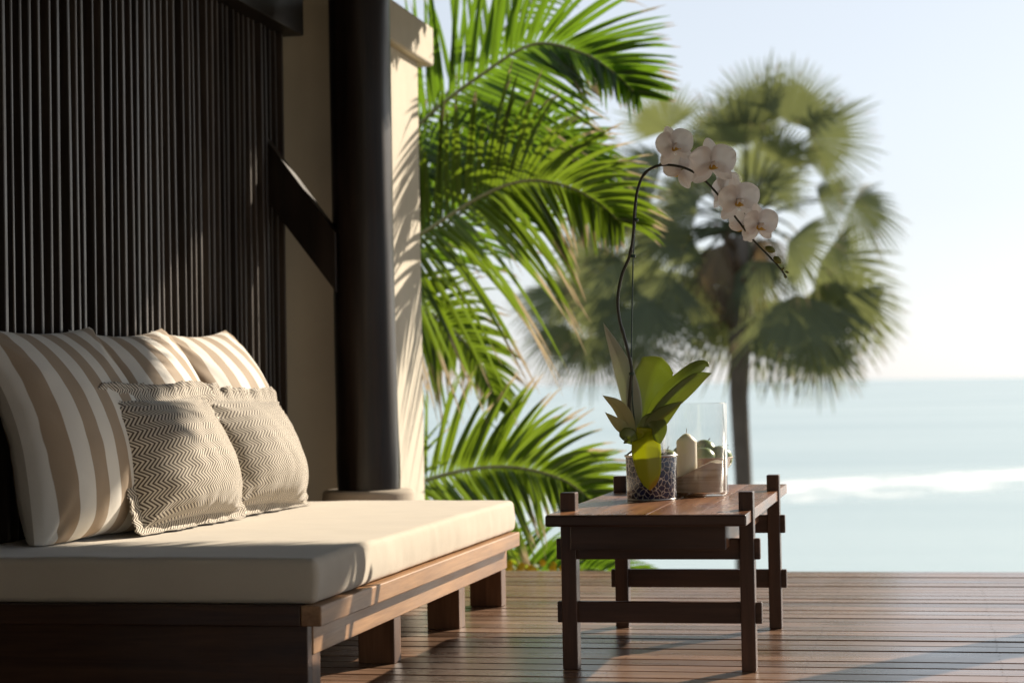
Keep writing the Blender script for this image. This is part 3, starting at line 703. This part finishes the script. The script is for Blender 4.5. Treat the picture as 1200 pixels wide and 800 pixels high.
# ---------------------------------------------------------------- glass hurricane with sand and candle
gc = Vector((-.826, 7.02, .5008))
gv = empty('glass_vase', gc, 'clear glass cylinder vase holding sloping sand and a candle', 'vase')
lathe('glass_wall', [(0, .0008), (.116, .0008), (.1185, .004), (.1190, .02), (.1190, .322), (.1182, .326), (.1165, .326), (.1155, .322), (.1150, .012), (0, .010)], gc, glass_m, gv, 72)
vs = []; fs = []; n = 48; rings = 14
def sandz(x, y): return .088 + .26 * x + .010 * math.sin(x * 30) + .01 * noise.noise(Vector((x * 18, y * 18, 1)))
for i in range(rings + 1):
    for k in range(n):
        q = 2 * PI * k / n; r = .1135 * i / rings; x, y = r * math.cos(q), r * math.sin(q); vs.append(gc + Vector((x, y, sandz(x, y))))
for i in range(rings):
    for k in range(n): fs.append((i * n + k, i * n + (k + 1) % n, (i + 1) * n + (k + 1) % n, (i + 1) * n + k))
b = len(vs)
for zf in (.75, .5, .25, 0):
    for k in range(n): q = 2 * PI * k / n; x, y = .1135 * math.cos(q), .1135 * math.sin(q); vs.append(gc + Vector((x, y, .0135 + (sandz(x, y) - .0135) * zf)))
prev = rings * n
for j in range(4):
    for k in range(n): fs.append((prev + k, b + j * n + k, b + j * n + (k + 1) % n, prev + (k + 1) % n))
    prev = b + j * n
so_ = mobj('sand', vs, fs, sand_m); tag(so_, 'sloping bed of layered brown sand inside the glass vase', 'sand', kind='stuff')
cp = gc + Vector((-.022, -.035, .060)); cd = empty('pillar_candle', cp, 'ivory pillar candle standing in the sand of the glass vase', 'candle')
lathe('wax', [(0, 0), (.035, 0), (.036, .003), (.036, .128), (.0345, .135), (.022, .147), (.012, .156), (.004, .159), (0, .159)], cp, wax_m, cd, 40)
tube('wick', [cp + Vector((0, 0, .157)), cp + Vector((.0005, 0, .168)), cp + Vector((.002, 0, .178))], .0011, wick_m, cd, 6)
# bowl of apples behind the vase
bc = Vector((-.885, 7.345, .5008))
lathe('wooden_bowl', [(0, .004), (.05, .004), (.055, 0), (.062, .004), (.066, .012), (.11, .04), (.150, .085), (.163, .118), (.165, .122), (.160, .1225), (.145, .09), (.10, .05), (.04, .025), (0, .022)], bc, bowl_m, None, 56)
tag(bpy.data.objects['wooden_bowl'], 'turned pale wooden bowl of green apples behind the glass vase', 'bowl')
def apple(p, r, tilt, label):
    e = empty('green_apple', p, label, 'apple', 'green apples in the wooden bowl')
    pr = []
    for i in range(25):
        a = PI * i / 24; rad = r * math.sin(a) * (1 + .06 * math.cos(a)); z = r * .93 * math.cos(a) * -1
        if i > 19: z -= r * .16 * ((i - 19) / 5) ** 2
        if i < 4: z += r * .14 * ((4 - i) / 4) ** 2
        pr.append((max(rad, .0004), z))
    vs, fs = lathe_geo(pr, (0, 0, 0), 28); Rm = Matrix.Rotation(tilt[0], 3, 'X') @ Matrix.Rotation(tilt[1], 3, 'Y')
    vs = [Rm @ (Vector(v) * (1 + .03 * noise.noise(Vector(v) * 30 + p))) + p for v in vs]; mobj('flesh', vs, fs, apple_m, e)
    st = [Rm @ Vector((0, 0, r * .6)) + p, Rm @ Vector((0, 0, r * .95)) + p, Rm @ Vector((.004, .003, r * 1.15)) + p]; tube('stem', st, .0018, husk_m, e, 6)
for dx, dy, dz, tl, lb in ((-.075, -.05, .112, (.2, .1), 'green apple at the left of the bowl beside the candle'), (.055, .045, .142, (-.3, .3), 'highest green apple at the back of the bowl'), (.062, -.058, .118, (-.1, .1), 'upright green apple seen through the right of the vase'), (.118, .0, .120, (.1, .5), 'green apple at the right rim of the bowl'), (-.03, .07, .120, (.4, -.4), 'green apple at the far left of the bowl'), (-.008, -.02, .105, (.8, 0), 'green apple in the middle of the bowl behind the candle')):
    apple(bc + Vector((dx, dy, dz)), .047, tl, lb)

# ---------------------------------------------------------------- coconut palm
cx, cy, cz = (-3.561, 11.700, 1.558)
palm = empty('coconut_palm', (cx - .3, cy + .3, -4), 'coconut palm with long arching bright green fronds behind the cream wall', 'palm')
tube('trunk', [(cx - .5, cy + .6, -4.2), (cx - .35, cy + .35, -2.2), (cx - .12, cy + .12, -.4), (cx, cy, cz - .05)], [.2, .15, .135, .15], bark_m, palm, 18)
leaf_count = [0]
def frond(pts, n, L, a0, a1, face, seed, solo, mat=coco_m, t0=.0, droop=.35, tiltv=0.12, wl=.040, kp=.12):
    r_ = random.Random(seed); P = catmull(pts, 64); N = len(P)
    rk = tube('frond', P, [.016 * (1 - .82 * i / 63) for i in range(64)], frondstem_m, palm, 8)
    allv = []; allf = []; allu = []
    for i in range(n):
        t = t0 + (1 - t0) * (i + .5) / n; x = t * (N - 1); j = min(int(x), N - 2); p = P[j].lerp(P[j + 1], x - j); T = (P[j + 1] - P[max(j - 1, 0)]).normalized()
        nn = Vector(face); nn = (nn - T * nn.dot(T)).normalized(); sd_ = T.cross(nn)
        for s in (1, -1):
            an = R(a0 + (a1 - a0) * t + r_.uniform(-4, 4)); d = T * math.cos(an) + sd_ * s * math.sin(an) + nn * (tiltv + r_.uniform(-.09, .09)); d.normalize()
            LL = L * (min(1, .55 + t * 2.2)) * (1 - .78 * max(0, t - .40) / .60) * r_.uniform(.88, 1.08)
            if s == 1: LL *= 1 - .45 * max(0, min(1, (t - .45) / .2))
            tw = r_.uniform(-.5, .5) + s * .25; b = d.cross(nn).normalized(); u2 = b.cross(d); b = b * math.cos(tw) + u2 * math.sin(tw)
            ww = wl * r_.uniform(.8, 1.12) * (1 - .45 * max(0, t - .5)); rn = r_.random(); K = 7; vs = []; fs = []; uv = []; dr = droop * r_.uniform(.6, 1.5); kink = r_.uniform(.5, 1.0) if r_.random() < kp else 2
            for k in range(K + 1):
                q = k / K; c = p + d * (LL * q) - Vector((0, 0, 1)) * (dr * LL * q ** 2.2) + (Vector((0, 0, -1)) * (q - kink) * LL * .8 if q > kink else Vector())
                wd = ww / 2 * (min(1, .35 + q * 5)) * (1 - q ** 3) ** .8 * (1 - .35 * q) + .0006; e = b.cross(d) * (wd * .55)
                vs += [c - b * wd + e, c, c + b * wd + e]; uv += [(rn, q)] * 3
            for k in range(K): a = 3 * k; fs += [(a, a + 1, a + 4, a + 3), (a + 1, a + 2, a + 5, a + 4)]
            if solo and leaf_count[0] < 299: leaf_count[0] += 1; mobj('leaflet', vs, fs, mat, rk, uv)
            else:
                o_ = len(allv); allv += vs; allf += [tuple(o_ + z for z in q) for q in fs]; allu += uv
    if allv: mobj('leaflets', allv, allf, mat, rk, allu)['kind'] = 'stuff'
CR = (cx, cy, cz)
vf = (.25, -1, .15)
frond([CR, (-3.331, 11.600, 2.145), (-2.898, 11.400, 2.501), (-2.538, 11.300, 2.723), (-2.199, 11.200, 2.870), (-1.911, 11.150, 2.797), (-1.728, 11.100, 2.672), (-1.583, 11.100, 2.529)], 72, .96, 60, 34, (.2, -1, .25), 11, True, t0=.10, droop=.12)
frond([CR, (-3.200, 11.300, 1.680), (-2.885, 11.100, 1.778), (-2.480, 10.900, 1.963), (-2.193, 10.800, 2.039), (-1.942, 10.750, 1.996), (-1.755, 10.700, 1.890), (-1.634, 10.700, 1.774)], 68, .98, 66, 38, (.15, -1, .1), 12, True, coco2_m, t0=.06, droop=.30, kp=.08)
frond([CR, (-3.455, 11.400, 0.773), (-3.195, 11.200, 0.222), (-2.832, 11.000, 0.369), (-2.507, 10.900, 0.439), (-2.241, 10.800, 0.442), (-1.991, 10.750, 0.376), (-1.823, 10.700, 0.256), (-1.731, 10.700, 0.116)], 78, .84, 64, 42, (.1, -1, .2), 13, True, coco2_m, t0=.22, droop=.22)
frond([CR, (-3.231, 12.000, 1.724), (-2.731, 12.000, 2.054), (-2.393, 11.900, 2.217), (-2.109, 11.800, 2.237), (-1.895, 11.800, 2.187)], 56, .72, 52, 26, (.3, -1, .35), 14, False, t0=.2, droop=.10)
frond([CR, (-3.506, 12.200, 2.073), (-3.185, 12.300, 2.564), (-2.806, 12.400, 3.001), (-2.518, 12.500, 3.334), (-2.211, 12.500, 3.538), (-1.984, 12.500, 3.469)], 40, .85, 60, 35, (.1, -1, -.2), 15, False, t0=.1, droop=.2)
frond([CR, (-3.291, 11.800, 1.449), (-2.942, 11.700, 1.332), (-2.657, 11.600, 1.066), (-2.531, 11.600, 0.756)], 44, .60, 52, 35, (.3, -1, .1), 16, False, coco2_m, t0=.1, droop=.3)
frond([CR, (-3.367, 11.400, -0.349), (-2.714, 11.300, -0.285), (-2.254, 11.200, -0.185), (-1.864, 11.100, -0.155), (-1.526, 11.000, -0.249)], 50, .62, 55, 35, (.1, -1, .5), 17, False, t0=.25, droop=.2, mat=coco_m)
frond([CR, (-3.393, 11.800, 1.928), (-2.981, 11.700, 2.194), (-2.592, 11.600, 2.348), (-2.268, 11.500, 2.374), (-2.013, 11.500, 2.237), (-1.870, 11.500, 2.004)], 64, .75, 60, 34, (.1, -1, .5), 19, False, coco_m, t0=.15, droop=.25)
for k, a in enumerate((100, 135, 170, 205, 240)):
    d = Vector((math.cos(R(a)), math.sin(R(a)), 0)); c0 = Vector(CR)
    frond([c0, c0 + d * .6 + Vector((0, 0, .9)), c0 + d * 1.5 + Vector((0, 0, 1.5)), c0 + d * 2.5 + Vector((0, 0, 1.3)), c0 + d * 3.2 + Vector((0, 0, .4))], 30, .8, 60, 35, (0, 0, 1), 30 + k, False, t0=.15)

# ---------------------------------------------------------------- fan palm
fc = Vector((-2.95, 33, 3.5))
fp = empty('fan_palm', (-3.1, 33, -6.3), 'tall grey green fan palm standing between the deck and the sea', 'palm')
tube('trunk', [(-3.08, 33, -6.6), (-3.07, 33, -4), (-3.07, 33, -.7), (-3.12, 33, .7), (-3.05, 33, 2.2), (-2.98, 33, 3.3)], [.24, .17, .145, .155, .20, .22], bark_m, fp, 20)
for k in range(26):
    a = RU(0, 6.28); z = RU(1.6, 3.3); d = Vector((math.cos(a), math.sin(a), 0)); p = Vector((-3.03, 33, z)) + d * .17
    tube('leaf_base', [p, p + d * .12 + Vector((0, 0, .16)), p + d * .3 + Vector((0, 0, .36 + RU(-.2, .1)))], [.06, .045, .02], husk_m, fp, 6)
px2 = .01445
def fan(hx, hy, deg, rad, dy=0, dead=False, spread=165, sag=.25, nseg=28):
    hub = Vector((-3.0 + (hx - 870) * px2, 33 + dy, 3.62 - (hy - 255) * px2)); rad = rad * px2
    st = fc + Vector((RU(-.1, .1), dy * .1, RU(-.15, .1))); a = R(deg)
    D = Vector((math.cos(a), dy * .22 + RU(-.25, .25), math.sin(a))).normalized(); Nn = Vector((RU(-.5, .5), -1, RU(-.2, .6))); Nn = (Nn - D * Nn.dot(D)).normalized(); Sx = D.cross(Nn)
    vs = []; fs = []; uv = []
    mid = (st + hub) / 2 + Vector((0, 0, .18 if hub.z > st.z - .6 else .35)); pv, pf = tube_geo(catmull([st, mid, hub], 8), [.03, .028, .026, .024, .022, .02, .018, .016], 5)
    for s in range(nseg):
        f = (s + .5) / nseg * 2 - 1; an = R(spread / 2 * f); LL = rad * (.62 + .38 * math.cos(an * .8)) * RU(.86, 1.08); d = D * math.cos(an) + Sx * math.sin(an); b = Sx * math.cos(an) - D * math.sin(an); da = R(spread / nseg) * .5
        K = 6; rn = RU(0, 1); o = len(vs); off = RU(-.06, .06)
        for k in range(K + 1):
            q = k / K; r = LL * q; wd = r * da * 1.03 if q <= .5 else LL * .5 * da * (1 - (q - .5) / .5) ** .75 + .002
            c = hub + d * r + Nn * (off * rad * q * q - .38 * rad * abs(f) ** 2 * q) - Vector((0, 0, 1)) * (sag * rad * q ** 2.6)
            vs += [c - b * wd + Nn * wd * .35, c, c + b * wd + Nn * wd * .35]; uv += [(rn, q)] * 3
        for k in range(K): x = o + 3 * k; fs += [(x, x + 1, x + 4, x + 3), (x + 1, x + 2, x + 5, x + 4)]
    o = len(vs); vs += pv; fs += [tuple(o + i for i in q) for q in pf]; uv += [(.9, .3)] * len(pv)
    mobj('leaf', vs, fs, fandead_m if dead else fan_m, fp, uv)
FL = [(900,152,92,90), (925,158,66,84), (880,165,108,78), (845,165,108,82), (828,180,135,70), (795,165,118,72), (785,200,165,72), (862,238,102,56), (892,242,74,52), (838,232,128,62), (812,222,150,62), (770,225,175,66), (905,235,48,50), (930,292,-18,74), (820,250,165,60), (875,180,95,74), (945,195,35,50),  (893,215,75,74), (868,222,102,62), (915,205,48,62),
      (952,172,20,90), (958,238,14,60), (996,240,-28,76), (962,305,-28,96), (950,330,-55,110), (985,345,-66,78), (930,350,-80,116),
      (905,345,-88,104), (870,345,-95,114), (845,335,-104,100), (820,320,-112,98), (795,320,-125,92), (765,300,-140,96), (735,300,-150,88), (700,325,-140,78), (730,345,-112,86), (770,350,-105,84),
      (745,255,168,88), (780,255,-160,80), (815,270,-135,78), (885,310,-80,78), (850,295,-110,72), (700,285,-170,70), (668,330,-130,66), (655,345,-150,62), (665,372,-115,66), (705,385,-100,72), (755,398,-95,72), (960,395,-78,74)]
for i, (hx, hy, dg, rd) in enumerate(FL): fan(hx + RU(-5, 5), hy + RU(-5, 5), dg + RU(-6, 6), rd, RU(-1.3, 1.3), sag=.08 if 0 < dg < 150 else .15)
for hx, hy, dg, rd in ((850, 285, -110, 60), (870, 290, -80, 62), (890, 280, -60, 50), (840, 300, -125, 55)): fan(hx, hy, dg, rd, RU(-.5, .5), True, 110, .5)

# ---------------------------------------------------------------- flowering shrub under the palm
sc = Vector((-2.117, 10.200, -0.070)); sh = empty('flowering_shrub', sc + Vector((0, 0, -1.6)), 'yellow green flowering shrub just beyond the deck edge beside the daybed foot', 'shrub')
vs = []; fs = []; uv = []; fv = []; ffc = []
for k in range(520):
    p = sc + Vector((rng.gauss(0, .16), rng.gauss(0, .2), -abs(rng.gauss(0, .35)) + .03)); a = RU(0, 6.28); d = Vector((math.cos(a), math.sin(a), RU(-.3, .7))).normalized(); b = d.cross(Vector((RU(-1, 1), RU(-1, 1), 1))).normalized(); L = RU(.04, .08); o = len(vs)
    vs += [p, p + d * L * .5 + b * L * .22, p + d * L, p + d * L * .5 - b * L * .22]; fs.append((o, o + 1, o + 2, o + 3)); uv += [(RU(0, 1), .3)] * 4
mobj('foliage', vs, fs, shrub_m, sh, uv)
for k in range(40):
    p = sc + Vector((rng.gauss(0, .13), rng.gauss(0, .12) - .1, -abs(rng.gauss(0, .07)) + .04))
    for j in range(5):
        a = j * 1.257 + k; o = len(fv); d = Vector((math.cos(a), -.5, math.sin(a))) * .022; e = Vector((-math.sin(a), 0, math.cos(a))) * .010
        fv += [p, p + d * .6 + e, p + d, p + d * .6 - e]; ffc.append((o, o + 1, o + 2, o + 3))
mobj('blossoms', fv, ffc, yflower_m, sh)
for k in range(6): tube('branch', [sc + Vector((0, 0, -1.6)), sc + Vector((RU(-.1, .1), RU(-.1, .1), -.8)), sc + Vector((RU(-.2, .2), RU(-.2, .2), -.1))], [.02, .014, .004], husk_m, sh, 6)
